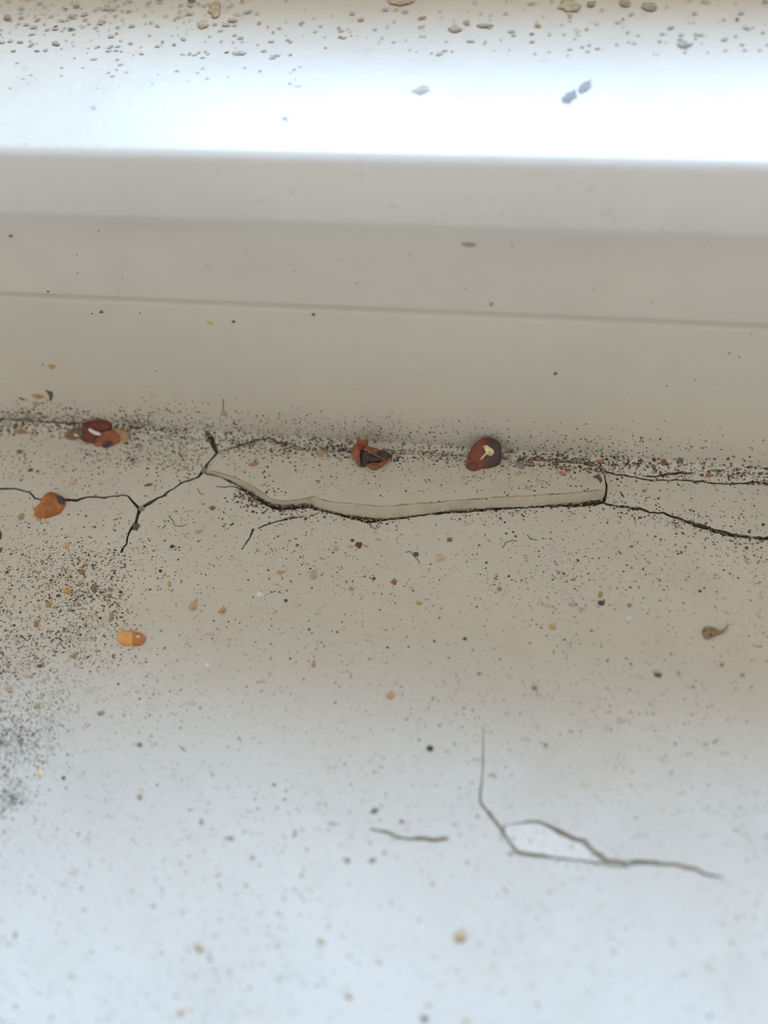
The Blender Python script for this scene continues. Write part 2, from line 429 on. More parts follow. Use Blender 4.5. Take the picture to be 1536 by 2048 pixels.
def smooth_outline(pts, sub=3):
    """Catmull-Rom through a closed outline"""
    n = len(pts); out = []
    for i in range(n):
        p0, p1, p2, p3 = pts[i-1], pts[i], pts[(i+1) % n], pts[(i+2) % n]
        for k in range(sub):
            t = k/sub
            out.append(tuple(0.5*((2*p1[a])+(-p0[a]+p2[a])*t+(2*p0[a]-5*p1[a]+4*p2[a]-p3[a])*t*t+(-p0[a]+3*p1[a]-3*p2[a]+p3[a])*t**3) for a in (0, 1)))
    return out
def tube(pts, r0, r1, sides=6):
    """tapering tube through 3-D points"""
    verts, faces = [], []; n = len(pts)
    for i, p in enumerate(pts):
        d = (pts[min(n-1, i+1)]-pts[max(0, i-1)]).normalized()
        a = d.orthogonal().normalized(); b = d.cross(a); r = r0+(r1-r0)*i/(n-1)
        if i: # keep the frame turning smoothly
            a = (pa-d*pa.dot(d)).normalized(); b = d.cross(a)
        pa = a
        for k in range(sides):
            t = 2*math.pi*k/sides; verts.append(p+(a*math.cos(t)+b*math.sin(t))*r)
    for i in range(n-1):
        for k in range(sides):
            faces.append((i*sides+k, i*sides+(k+1) % sides, (i+1)*sides+(k+1) % sides, (i+1)*sides+k))
    faces.append(tuple(range(sides))[::-1]); faces.append(tuple((n-1)*sides+k for k in range(sides)))
    return verts, faces
def zo(pts, ox, oy, s): return [(ox+x*s, oy+y*s) for x, y in pts]
def part(name, parent, px, P, n, h, mat, lift=0.0, label=None, sub=3, origin=None, **kw):
    v, f = dome(smooth_outline(px, sub) if sub > 1 else px, P+n*lift, n, h, **kw)
    o = obj(name, v, f, mat, parent=parent)
    if parent is not None and parent.parent is not None:
        o.location = o.location - parent.parent.location
    if label: o['label'] = label
    return o

# ------------------------------------------------------------------ the red-brown bug at the right of the corner
def bug_mats():
    k = NT('bug_red_brown')
    gx = k.n('ShaderNodeSeparateXYZ'); k.l(k.co, gx.inputs[0])
    ad = k.mul(k.mul(gx.outputs[0], 420.0), k.mul(k.noise(900, 3), 0.5), 'ADD')
    c = k.ramp(k.mul(ad, 0.18, 'ADD'), ((0.15, seen((100, 52, 36))), (0.42, seen((78, 42, 34))), (0.62, seen((58, 44, 41)))))
    k.l(c, k.b.inputs['Base Color']); k.b.inputs['Roughness'].default_value = 0.42
    k.bump(k.noise(2500, 2), 0.00003, 0.5)
    return k.m
M_bug = bug_mats()
M_pron = flat_mat('bug_chestnut', seen((98, 52, 36)), seen((82, 42, 32)), 900, 0.4)
M_rim = flat_mat('bug_orange_rim', seen((114, 64, 42)), seen((98, 52, 36)), 900, 0.4)
M_cream = flat_mat('cream_crumb', seen((205, 182, 130)), seen((150, 122, 72)), 1500, 0.8)
M_leg = flat_mat('bug_leg', seen((140, 82, 58)), seen((105, 60, 44)), 900, 0.45)
def right_bug():
    Z = lambda pts: zo(pts, 900, 850, 0.10417)
    P, _ = surf(967, 922); n = Vector((0, -0.62, 0.78)).normalized()
    P = P+n*0.25
    t = thing('bug', P, 'glossy oval red-brown bug with a pale crumb on its back, lying in the corner', 'bug', None)
    ax = (cast_plane(980, 885, P, n)-cast_plane(935, 945, P, n)).normalized()
    c0 = cast_plane(965, 912, P, n)
    def ridge(q, tt):
        s_ = (q-c0).dot(ax); return 0.035*math.sin(s_*2*math.pi/0.75)*(1-abs(tt-0.5))
    ab = Z([(560, 290), (650, 240), (760, 240), (880, 282), (960, 345), (990, 440), (985, 600), (960, 725), (880, 835), (780, 895), (640, 945), (520, 900), (400, 780), (350, 620), (390, 480), (460, 370)])
    part('abdomen', t, ab, P, n, 1.0, M_bug, rings=(0.99, 0.93, 0.85, 0.75, 0.64, 0.52, 0.4, 0.28, 0.15), ridge=ridge)
    pr = Z([(335, 700), (420, 650), (520, 660), (600, 720), (640, 800), (640, 900), (600, 965), (520, 990), (400, 985), (320, 930), (278, 850), (295, 760)])
    p = part('pronotum', t, pr, P, n, 0.72, M_rim, lift=0.25, label='chestnut brown shield behind the head')
    disc = Z([(365, 725), (440, 705), (515, 730), (545, 790), (530, 860), (470, 900), (390, 890), (345, 840), (340, 775)])
    part('shield_disc', p, disc, P, n, 0.42, M_pron, lift=0.75)
    hd = Z([(290, 860), (345, 870), (380, 910), (390, 960), (420, 990), (350, 985), (300, 940), (275, 890)])
    part('head', t, hd, P, n, 0.35, M_pron, lift=0.2)
    for a, b, c in (((880, 830), (930, 850), (985, 800)), ((985, 620), (1040, 600), (1055, 660)), ((340, 690), (290, 680), (260, 720))):
        pts = [cast_plane(900+x*0.10417, 850+y*0.10417, P, n)+n*z for (x, y), z in zip((a, b, c), (0.22, 0.35, -0.15))]
        v, f = tube(pts, 0.11, 0.05); obj('leg', v, f, M_leg, parent=t)
    fl = Z([(620, 390), (700, 375), (760, 412), (830, 460), (850, 520), (830, 578), (785, 608), (735, 575), (700, 572), (660, 605), (622, 660), (598, 680), (570, 655), (620, 600), (682, 525), (692, 485), (662, 450)])
    v, f = dome(fl, P+n*0.93, n, 0.16, base=-0.12, wob=0.4, rings=(0.9, 0.6, 0.3))
    tag(obj('crumb', v, f, M_cream), 'pale yellow ragged crumb on the back of the glossy oval bug', 'crumb')
right_bug()

# ------------------------------------------------------------------ the crumpled bug shell in the middle
M_shell = flat_mat('shell_orange_brown', seen((132, 78, 50)), seen((98, 56, 38)), 700, 0.5, 0.0001)
M_shell2 = flat_mat('shell_tan_brown', seen((118, 76, 48)), seen((90, 56, 38)), 800, 0.5, 0.0001)
M_dark = flat_mat('shell_dark', seen((58, 48, 44)), seen((44, 36, 34)), 900, 0.5)
M_dred = flat_mat('shell_dark_red', seen((92, 48, 38)), seen((66, 38, 33)), 700, 0.45, 0.0001)
M_film = flat_mat('shell_grey_brown', seen((104, 86, 70)), seen((84, 62, 50)), 700, 0.55)
M_film2 = flat_mat('shell_amber', seen((128, 94, 60)), seen((140, 118, 90)), 700, 0.5)
M_egg = flat_mat('white_egg', seen((200, 192, 182)), seen((176, 164, 150)), 800, 0.5)
def crumpled_bug():
    Z = lambda pts: zo(pts, 680, 850, 0.0911)
    P, _ = surf(742, 922); n = Vector((0, -0.36, 0.93)).normalized(); P = P+UP*0.55
    t = thing('insect_shell', P, 'crumpled orange-brown insect shell, torn open to a dark inside, middle of the corner', 'insect shell')
    kw = dict(wob=0.18)
    part('shell_side', t, Z([(380, 275), (425, 265), (490, 345), (590, 320), (620, 370), (610, 440), (560, 505), (480, 560), (445, 650), (445, 800), (470, 925), (400, 905), (340, 800), (280, 680), (268, 570), (310, 450), (365, 400)]), P, n, 0.9, M_shell, **kw)
    part('body', t, Z([(460, 560), (560, 560), (640, 620), (720, 600), (830, 560), (950, 560), (1080, 610), (1140, 680), (1080, 745), (960, 800), (860, 825), (700, 830), (600, 840), (560, 905), (500, 940), (450, 880), (425, 720)]), P, n, 0.55, M_dark, label='dark inside of the torn shell', **kw)
    part('shell_flap', t, Z([(510, 505), (640, 485), (780, 512), (910, 560), (830, 600), (810, 665), (700, 600), (600, 535)]), P, n, 0.5, M_shell2, lift=0.55, **kw)
    part('shell_tip', t, Z([(610, 880), (720, 825), (860, 840), (905, 900), (840, 985), (720, 1018), (640, 970)]), P, n, 0.5, M_shell2, lift=0.0, **kw)
    part('shell_tip', t, Z([(860, 835), (950, 795), (1050, 790), (1062, 825), (960, 865), (900, 930), (850, 900)]), P, n, 0.35, M_shell, lift=0.05, **kw)
    for pts, r_ in (([(560, 560), (640, 605), (720, 655), (830, 715), (950, 770), (1050, 755), (1130, 748)], 0.11), ([(590, 330), (640, 370), (610, 440)], 0.08), ([(950, 800), (1040, 830), (1075, 815)], 0.07), ([(860, 900), (920, 935), (935, 960)], 0.06)):
        q = [cast_plane(680+x*0.0911, 850+y*0.0911, P, n)+n*(0.75-0.5*i/len(pts)) for i, (x, y) in enumerate(pts)]
        v, f = tube(q, r_, r_*0.5); obj('leg', v, f, M_leg, parent=t)
crumpled_bug()

# ------------------------------------------------------------------ the crushed bug at the left
def crushed_bug():
    Z = lambda pts: zo(pts, 100, 820, 0.1172)
    P, _ = surf(198, 872); n = Vector((0, -0.55, 0.83)).normalized(); P = P+n*0.1
    t = thing('dead_bug', P, 'crushed dark red and brown bug with a white egg on it, in the left corner', 'bug')
    kw = dict(wob=0.12)
    part('abdomen', t, Z([(540, 255), (640, 190), (780, 150), (900, 140), (1000, 172), (1050, 235), (1045, 320), (960, 400), (850, 470), (780, 600), (700, 640), (620, 570), (530, 500), (560, 400), (530, 320)]), P, n, 0.85, M_dred, **kw)
    part('shell_piece', t, Z([(240, 450), (300, 350), (400, 310), (520, 320), (610, 330), (640, 400), (580, 460), (490, 510), (440, 580), (390, 580), (310, 550), (255, 495)]), P, n, 0.35, M_film, label='thin grey-brown piece of shell', **kw)
    part('underside', t, Z([(800, 520), (900, 385), (1000, 350), (1120, 380), (1190, 450), (1182, 540), (1100, 605), (1050, 615), (980, 660), (820, 680), (720, 650), (760, 590)]), P, n, 0.6, M_shell, lift=0.3, label='orange-brown ribbed underside', **kw)
    part('shell_piece', t, Z([(1060, 300), (1150, 310), (1280, 350), (1365, 405), (1345, 540), (1285, 620), (1190, 630), (1170, 540), (1190, 450), (1100, 370)]), P, n, 0.35, M_film2, label='amber see-through piece of shell', **kw)
    part('dark_patch', t, Z([(885, 590), (940, 535), (1045, 525), (1060, 580), (985, 640), (905, 640)]), P, n, 0.14, M_dark, lift=0.82, **kw)
    for pts in ([(620, 230), (700, 200), (820, 190), (930, 180)], [(1000, 480), (1080, 450), (1150, 470), (1170, 520)], [(760, 600), (830, 520), (940, 400), (1050, 360)], [(540, 500), (640, 560), (720, 640)], [(560, 300), (640, 340), (760, 300)]):
        q = [cast_plane(100+x*0.1172, 820+y*0.1172, P, n)+n*(0.72 if i not in (0, len(pts)-1) else 0.45) for i, (x, y) in enumerate(pts)]
        v, f = tube(q, 0.09, 0.05); obj('leg', v, f, M_leg, parent=t)
    part('foot_lump', t, Z([(1262, 560), (1320, 540), (1385, 575), (1350, 610), (1300, 630), (1258, 612)]), P, n, 0.3, M_dark)
    part('foot_lump', t, Z([(385, 530), (440, 510), (480, 540), (450, 590), (400, 585)]), P, n, 0.25, M_dark)
    v, f = dome(smooth_outline(Z([(650, 325), (690, 312), (760, 350), (850, 385), (875, 425), (800, 435), (730, 405), (680, 370)]), 2), P+n*0.80, n, 0.28, base=-0.2)
    tag(obj('insect_egg', v, f, M_egg), 'small white oblong egg on the crushed dark red bug', 'egg')
    v, f = dome(Z([(388, 420), (450, 390), (485, 430), (520, 472), (440, 452)]), P+n*0.36, n, 0.12, base=-0.15, rings=(0.8, 0.4))
    tag(obj('crumb', v, f, M_cream), 'pale pointed crumb on the grey-brown shell piece of the crushed bug', 'crumb')
crushed_bug()

# ------------------------------------------------------------------ cast skins and husk on the ledge
M_nym = flat_mat('skin_orange', seen((146, 92, 44)), seen((116, 68, 38)), 420, 0.45, 0.00008)
M_spot = flat_mat('skin_dark_spot', seen((52, 50, 50)), seen((62, 54, 54)), 900, 0.5)
M_nym2 = flat_mat('skin_pale_orange', seen((196, 146, 84), (176, 169, 154)), seen((180, 134, 72), (176, 169, 154)), 500, 0.45)
M_nym2h = flat_mat('skin_orange_head', seen((168, 108, 58), (176, 169, 154)), seen((150, 98, 52), (176, 169, 154)), 700, 0.45)
M_husk = flat_mat('husk_brown', seen((136, 112, 86), (176, 168, 152)), seen((112, 96, 66), (176, 168, 152)), 900, 0.6)
M_huskd = flat_mat('husk_dark', seen((84, 52, 38), (176, 168, 152)), seen((98, 66, 48), (176, 168, 152)), 900, 0.6)
def skins():
    Z = lambda pts: zo(pts, 50, 960, 0.0846)
    P, n = surf(100, 1014)
    t = thing('insect_skin', P, 'orange-brown insect skin with one black spot, lying across the left crack', 'insect skin')
    nb = Vector((0, -0.18, 0.98)).normalized()
    part('body', t, Z([(510, 325), (590, 290), (680, 290), (790, 335), (900, 400), (952, 480), (960, 570), (930, 680), (885, 780), (850, 840), (740, 890), (600, 950), (500, 970), (380, 962), (300, 950), (240, 880), (215, 830), (240, 690), (330, 600), (380, 500), (440, 400)]), P, nb, 0.75, M_nym, wob=0.05)
    part('dark_spot', t, Z([(735, 390), (820, 372), (900, 405), (932, 470), (905, 560), (850, 590), (765, 570), (725, 520), (728, 450)]), P, nb, 0.22, M_spot, lift=0.42, label='black spot', base=-0.15)
    for a, b in (((470, 960), (545, 1030)), ((230, 840), (190, 880)), ((245, 700), (215, 640))):
        q = [cast_plane(50+x*0.0846, 960+y*0.0846, P, n)+n*z for (x, y), z in ((a, 0.2), (((a[0]+b[0])/2-8, (a[1]+b[1])/2+6), 0.22), (b, 0.03))]
        v, f = tube(q, 0.09, 0.05); obj('leg', v, f, M_nym2, parent=t)
    Z = lambda pts: zo(pts, 210, 1240, 0.0716)
    P, n = surf(263, 1277)
    t = thing('insect_skin', P, 'pale orange empty insect skin lying flat, alone left of the middle ledge', 'insect skin')
    part('body', t, Z([(335, 440), (440, 345), (560, 310), (700, 322), (800, 345), (850, 440), (830, 620), (780, 725), (640, 725), (520, 705), (420, 670), (355, 590)]), P, n, 0.5, M_nym2, wob=0.05)
    part('head', t, Z([(770, 370), (900, 340), (1020, 375), (1105, 430), (1140, 510), (1105, 600), (1040, 680), (910, 712), (800, 690), (750, 560)]), P, n, 0.45, M_nym2h, lift=0.1, label='darker orange front end')
    part('eye_spot', t, Z([(870, 470), (905, 445), (950, 445), (980, 468), (940, 495), (895, 495)]), P, n, 0.1, M_egg, lift=0.5, label='tiny pale spot')
    for a, b in (((540, 330), (470, 210)), ((780, 350), (800, 280)), ((1000, 660), (1060, 690)), ((770, 720), (795, 800)), ((520, 700), (500, 735))):
        q = [cast_plane(210+x*0.0716, 1240+y*0.0716, P, n)+n*z for (x, y), z in ((a, 0.2), (((a[0]+b[0])/2, (a[1]+b[1])/2), 0.25), (b, 0.03))]
        v, f = tube(q, 0.1, 0.05); obj('leg', v, f, M_nym2, parent=t)
    Z = lambda pts: zo(pts, 1380, 1220, 0.0651)
    P, n = surf(1422, 1266)
    t = thing('husk', P, 'small brown husk with dark spots and a curved tail, at the right of the ledge', 'husk')
    part('body', t, Z([(380, 620), (430, 545), (550, 520), (720, 550), (830, 595), (910, 655), (940, 705), (900, 765), (800, 795), (680, 855), (580, 910), (480, 912), (395, 825), (368, 710)]), P, n, 0.6, M_husk, wob=0.08)
    part('dark_spot', t, Z([(400, 620), (450, 585), (515, 610), (525, 670), (470, 715), (405, 690)]), P, n, 0.2, M_huskd, lift=0.25, label='dark brown spot')
    part('dark_spot', t, Z([(600, 750), (630, 720), (665, 745), (665, 785), (625, 800)]), P, n, 0.12, M_huskd, lift=0.52, label='dark brown spot')
    q = [cast_plane(1380+x*0.0651, 1220+y*0.0651, P, n)+n*z for x, y, z in ((880, 710, 0.15), (960, 705, 0.2), (1030, 665, 0.3), (1095, 605, 0.4), (1150, 520, 0.5), (1162, 495, 0.55))]
    v, f = tube(q, 0.2, 0.05); obj('tail', v, f, M_husk, parent=t)
skins()

# ------------------------------------------------------------------ single crumbs, flakes and slivers
def ref_at(py):
    T = ((0, (216, 207, 190)), (200, (240, 245, 248)), (335, (225, 226, 225)), (400, (182, 183, 178)), (600, (168, 160, 147)), (1000, (160, 152, 137)), (1250, (178, 170, 156)), (1450, (186, 186, 180)), (1650, (200, 206, 210)), (2048, (214, 226, 240)))
    for i in range(len(T)-1):
        if py <= T[i+1][0]:
            t = (py-T[i][0])/(T[i+1][0]-T[i][0]); return tuple(a*(1-t)+b*t for a, b in zip(T[i][1], T[i+1][1]))
    return T[-1][1]
def blob_outline(cx, cy, w_, h_, ang, kind, n=14):
    out = []; a = math.radians(ang); ph = rnd.uniform(0, 6.28)
    for i in range(n):
        t = 2*math.pi*i/n
        k = 1+rnd.uniform(-0.32, 0.24)
        if kind == 'sliver': k = 1+rnd.uniform(-0.12, 0.08)
        if kind == 'square':
            k = 1/max(abs(math.cos(t)), abs(math.sin(t)))**0.8*rnd.uniform(0.9, 1.0)
        x = math.cos(t)*w_/2*k; y = math.sin(t)*h_/2*k
        if kind == 'curl':                      # bent like a comma
            y += (x/w_*2)**2*h_*0.55-h_*0.2
        out.append((cx+x*math.cos(a)-y*math.sin(a), cy+x*math.sin(a)+y*math.cos(a)))
    return out
_mc = {}
def crumb_mat(rgb, py):
    r = ref_at(py); c = seen(rgb, r)
    key = tuple(round(x, 2) for x in c)
    if key not in _mc:
        _mc[key] = flat_mat('crumb_grit', c, tuple(x*0.72 for x in c[:3])+(1,), 1100, 0.75, 0.00005, 0.25)
    return _mc[key]
def crumb(name, px, py, w_, h_, ang, rgb, label, kind='lump', cat='crumb', group=None, hk=0.38):
    P, n = surf(px, py)
    d = (P-CAM).length; up_ledge = P.z > 10 and n.z > 0.5
    b = 0.5 if up_ledge else 0.18                           # blended towards the paint tone to cut contrast, most on the backlit ledge
    rgb = tuple(x*(1-b)+y*b for x, y in zip(rgb, ref_at(py)))
    if up_ledge: hk = 0.10
    ol = blob_outline(px, py, w_, h_, ang, kind)
    hh = hk*min(w_, h_)*d/F
    v, f = dome(ol, P, n, hh, base=-0.05, rings=(0.9, 0.6, 0.25), wob=0.25)
    o = obj(name, v, f, crumb_mat(rgb, py))
    tag(o, label, cat, group)
    return o
ORANGE, TAN, BROWN, DARK, BLACK, RED, WHITE, GREY, PURP, OCH = (172, 122, 72), (172, 148, 112), (104, 78, 54), (74, 62, 50), (44, 42, 38), (104, 56, 40), (226, 222, 216), (104, 108, 104), (104, 98, 108), (140, 116, 66)
CR = [
 ('flake', 76, 792, 24, 11, 8, (160, 112, 60), 'orange flake beside the dark curled crumb on the board at far left', 'lump'),
 ('crumb', 100, 790, 24, 10, 72, (66, 60, 46), 'dark olive curled crumb on the board above the crushed left bug', 'curl'),
 ('crumb', 72, 807, 14, 10, 10, (156, 120, 76), 'small orange crumb just under the orange flake at far left', 'lump'),
 ('flake', 115, 808, 12, 11, 0, (176, 156, 122), 'pale tan flake just under the dark curled crumb on the board', 'lump'),
 ('crumb', 103, 733, 14, 10, 0, (152, 126, 84), 'tan crumb highest on the left of the board, above the scratch', 'lump'),
 ('sliver', 44, 798, 16, 4, 20, DARK, 'thin dark sliver left of the orange flake on the board', 'sliver'),
 ('sliver', 79, 827, 13, 5, 5, DARK, 'short dark dash of dirt just above the left end of the corner crack', 'sliver'),
 ('flake', 447, 827, 15, 11, 0, (160, 128, 84), 'tan flake under a fine upright hair on the board', 'lump'),
 ('crumb', 42, 863, 22, 12, 5, (138, 100, 62), 'dull orange crumb in the corner left of the crushed bug', 'lump'),
 ('crumb', 39, 904, 13, 9, -30, BROWN, 'small brown crumb on the ledge below the dull orange corner crumb', 'lump'),
 ('crumb', 61, 940, 11, 7, -20, (80, 56, 38), 'dark brown speck-like crumb above the orange skin with a black spot', 'lump'),
 ('sliver', 297, 970, 20, 6, -12, (74, 62, 46), 'dark brown sliver above the slanting left crack', 'sliver'),
 ('flake', 146, 967, 22, 8, 0, (166, 136, 104), 'faint pinkish tan flake right above the orange skin with a black spot', 'sliver'),
 ('crumb', 425, 1016, 15, 9, 5, (98, 72, 44), 'brown crumb on its own right of the slanting left crack', 'lump'),
 ('flake', 399, 1063, 20, 8, -18, (158, 130, 88), 'ochre flake below the single brown crumb on the left ledge', 'sliver'),
 ('crumb', 344, 1093, 10, 8, -20, (48, 46, 36), 'black oval crumb right of the lowest end of the left crack', 'lump'),
 ('crumb', 0, 1071, 9, 20, 0, (74, 50, 36), 'dark brown crumb cut by the left edge of the photo', 'lump'),
 ('crumb', 1, 1100, 8, 12, 0, (92, 68, 48), 'smaller brown crumb at the left edge, just below the dark brown one', 'lump'),
 ('crumb', 43, 1033, 12, 16, 20, (142, 118, 74), 'ochre crumb lying left of the orange skin with a black spot', 'lump'),
 ('crumb', 132, 1091, 16, 12, 0, (178, 146, 108), 'pale peach crumb on the ledge below the orange skin with a black spot', 'lump'),
 ('crumb', 283, 1018, 13, 12, 0, (104, 98, 84), 'grey crumb stuck where three left cracks meet', 'lump'),
 ('crumb', 409, 941, 12, 14, 0, (104, 98, 82), 'grey crumb stuck at the left tip of the raised strip', 'lump'),
 ('crumb', 272, 1054, 18, 14, -30, (74, 58, 46), 'dark brown clump of dirt in the crack running down at left', 'lump'),
 ('flake', 508, 928, 24, 8, -10, (136, 96, 66), 'reddish brown sliver on the left end of the raised strip', 'sliver'),
 ('flake', 535, 888, 13, 10, 0, (196, 178, 128), 'pale yellow chip above the left end of the raised strip', 'lump'),
 ('crumb', 642, 907, 17, 15, 0, (154, 118, 76), 'tan orange crumb in the corner left of the crumpled shell', 'lump'),
 ('crumb', 698, 882, 11, 11, 0, (140, 122, 88), 'small tan crumb at upper left of the crumpled shell', 'lump'),
 ('crumb', 662, 887, 11, 10, 0, (136, 112, 84), 'small dull brown crumb on the board between tan crumb and crumpled shell', 'lump'),
 ('crumb', 718, 1090, 15, 13, 0, (72, 42, 30), 'dark red round crumb under the middle of the raised strip', 'lump'),
 ('crumb', 705, 1081, 8, 7, 0, (58, 42, 30), 'tiny dark crumb touching the upper left of the dark red round crumb', 'lump'),
 ('flake', 701, 1094, 14, 5, 10, (160, 132, 86), 'ochre sliver at lower left of the dark red round crumb', 'sliver'),
 ('flake', 731, 1092, 16, 4, 20, (146, 116, 78), 'thin tan sliver at right of the dark red round crumb', 'sliver'),
 ('crumb', 672, 1098, 11, 10, 0, (168, 140, 96), 'tan crumb left of the dark red round crumb', 'lump'),
 ('crumb', 515, 1101, 8, 7, 0, (160, 126, 74), 'tiny ochre crumb below the broken hairline left of centre', 'lump'),
 ('crumb', 832, 1109, 12, 10, 0, (62, 60, 48), 'dark grey square crumb right of the dark red round crumb', 'square'),
 ('crumb', 899, 1080, 11, 10, 0, (110, 78, 52), 'brown crumb under the right middle of the raised strip', 'lump'),
 ('flake', 880, 1117, 22, 15, -15, (176, 150, 112), 'pale tan flake below the brown crumb under the raised strip', 'lump'),
 ('pebble', 1041, 932, 19, 13, 10, (104, 106, 98), 'grey stone-like pebble right of the glossy oval bug', 'lump'),
 ('crumb', 1026, 918, 16, 18, -30, (186, 178, 166), 'whitish crumb between the glossy oval bug and the grey pebble', 'lump'),
 ('flake', 1125, 948, 13, 10, 20, (148, 94, 62), 'orange brown flake on the right end of the raised strip', 'lump'),
 ('crumb', 1197, 957, 20, 9, 40, (68, 52, 44), 'dark brown curl of dirt at the right tip of the raised strip', 'curl'),
 ('crumb', 1201, 922, 14, 11, 0, (144, 92, 54), 'orange crumb on the board above the right tip of the raised strip', 'lump'),
 ('crumb', 1256, 921, 14, 9, 60, (112, 62, 40), 'red brown curled crumb, second right of the raised strip on the board', 'curl'),
 ('crumb', 1328, 925, 17, 14, 20, (104, 62, 46), 'largest red brown crumb on the board right of the raised strip', 'lump'),
 ('crumb', 1361, 918, 13, 6, 0, (92, 84, 68), 'dark grey crumb just right of the largest red brown crumb', 'lump'),
 ('crumb', 1416, 950, 10, 8, 10, (136, 84, 62), 'red crumb in the corner crack at far right', 'lump'),
 ('crumb', 1404, 950, 8, 6, 10, (56, 48, 40), 'black crumb touching the red crumb in the corner crack at far right', 'lump'),
 ('sliver', 1244, 989, 18, 4, 55, (72, 64, 52), 'short black sliver on the ledge right of the raised strip', 'sliver'),
 ('crumb', 1288, 982, 10, 7, 0, (128, 100, 60), 'small ochre crumb right of the short black sliver', 'lump'),
 ('crumb', 1499, 1063, 8, 9, 0, (74, 66, 56), 'dark crumb above the far right end of the long right crack', 'lump'),
 ('crumb', 1493, 1096, 8, 7, 0, (62, 56, 46), 'black crumb below the far right end of the long right crack', 'lump'),
 ('crumb', 703, 1178, 14, 9, 10, (164, 126, 84), 'orange tan crumb on the middle ledge left of the rust crumb', 'lump'),
 ('crumb', 788, 1164, 13, 12, 0, (128, 80, 44), 'rust crumb below the dark red round crumb on the middle ledge', 'lump'),
 ('crumb', 748, 1158, 8, 7, 0, (76, 46, 36), 'tiny dark red crumb left of the rust crumb', 'lump'),
 ('crumb', 838, 1207, 17, 8, 5, (168, 128, 74), 'orange oval crumb right below the rust crumb', 'lump'),
 ('crumb', 999, 1178, 11, 10, 30, (136, 110, 78), 'brown crumb on the ledge midway between rust crumb and black-topped tan crumb', 'lump'),
 ('crumb', 627, 1150, 16, 18, 0, (166, 148, 118), 'faint tan crumb left of the rust crumb, high on the middle ledge', 'lump'),
 ('crumb', 1201, 1189, 11, 14, 10, (156, 122, 80), 'tan crumb touching a dark crumb on the right ledge', 'lump'),
 ('crumb', 1202, 1206, 16, 11, 10, (60, 46, 36), 'dark brown crumb just under the tan one on the right ledge', 'lump'),
 ('sliver', 1163, 1218, 17, 5, 8, (172, 136, 90), 'straight orange sliver left of the dark brown crumb on right ledge', 'sliver'),
 ('crumb', 1259, 1211, 11, 9, 0, (150, 112, 74), 'orange crumb above the white crumb on the right ledge', 'lump'),
 ('crumb', 1257, 1237, 14, 11, 0, (212, 204, 192), 'white crumb left of the tailed husk', 'lump'),
 ('crumb', 1105, 1255, 15, 12, 20, (176, 142, 92), 'orange tan crumb on the middle right ledge, below the orange sliver', 'lump'),
 ('crumb', 1316, 1350, 17, 10, 15, (86, 66, 54), 'dark brown oval crumb below and left of the tailed husk', 'lump'),
 ('crumb', 1358, 1347, 9, 9, 0, (168, 142, 108), 'tiny tan crumb right of the dark brown oval crumb', 'lump'),
 ('crumb', 1486, 1351, 9, 9, 0, (166, 130, 92), 'small orange crumb at far right, below the tailed husk', 'lump'),
 ('crumb', 1443, 1331, 9, 9, 0, (150, 118, 92), 'small brown crumb below the tail of the husk', 'lump'),
 ('crumb', 1069, 1376, 14, 10, 15, (136, 118, 100), 'grey brown crumb between tailed husk and tan orange round crumb', 'lump'),
 ('crumb', 781, 1392, 19, 17, 0, (190, 152, 108), 'tan orange round crumb above the black square crumb', 'lump'),
 ('crumb', 929, 1278, 9, 8, 0, (74, 74, 62), 'small dark green-grey crumb on the middle of the ledge', 'lump'),
 ('crumb', 627, 1328, 9, 14, 10, (168, 134, 98), 'upright orange tan crumb left of the tan orange round crumb', 'lump'),
 ('crumb', 959, 1347, 10, 8, 0, (134, 128, 110), 'grey crumb above and right of the tan orange round crumb', 'lump'),
 ('crumb', 521, 1190, 19, 12, 10, (228, 226, 222), 'largest white crumb, left of the middle ledge', 'lump'),
 ('crumb', 561, 1145, 20, 9, 0, (156, 128, 80), 'ochre crumb above the largest white crumb', 'lump'),
 ('flake', 387, 1211, 18, 26, 20, (172, 144, 98), 'ragged ochre flake left of the single rust-orange crumb', 'lump'),
 ('crumb', 445, 1222, 18, 11, -25, (164, 120, 74), 'rust-orange crumb right of the ragged ochre flake', 'lump'),
 ('crumb', 339, 1168, 8, 14, 0, (168, 136, 86), 'upright ochre crumb above the ragged ochre flake', 'lump'),
 ('crumb', 134, 1182, 16, 14, 0, (176, 132, 66), 'bright orange crumb in the dirty patch at the left', 'lump'),
 ('crumb', 164, 1144, 14, 12, 30, (126, 94, 60), 'brown crumb above the bright orange crumb in the dirty patch', 'lump'),
 ('crumb', 98, 1210, 16, 12, -20, (150, 124, 76), 'ochre crumb below left of the bright orange crumb', 'lump'),
 ('crumb', 73, 1248, 11, 15, 0, (148, 104, 54), 'deep orange crumb lowest in the orange-spotted dirty patch', 'lump'),
 ('crumb', 189, 1176, 11, 18, 10, (112, 94, 66), 'dark ochre crumb right of the bright orange crumb', 'lump'),
 ('crumb', 223, 1232, 9, 15, 10, (154, 120, 78), 'orange crumb above the pale orange empty skin', 'lump'),
 ('crumb', 241, 1184, 8, 7, 0, (58, 52, 42), 'small black crumb between the left crack end and the pale orange skin', 'lump'),
 ('crumb', 321, 1142, 7, 6, 0, (46, 38, 30), 'tiny black crumb above the upright ochre crumb', 'lump'),
 ('crumb', 80, 1333, 12, 7, 0, (58, 58, 48), 'black oval crumb below the dirty patch at left', 'lump'),
 ('crumb', 149, 1311, 14, 12, -15, (132, 126, 92), 'olive crumb left below the pale orange empty skin', 'lump'),
 ('flake', 55, 1348, 22, 16, 0, (188, 170, 150), 'faint pinkish flake below the black oval crumb at left', 'lump'),
 ('crumb', 20, 1380, 17, 14, 0, (178, 150, 126), 'pinkish tan crumb near the left edge of the ledge', 'lump'),
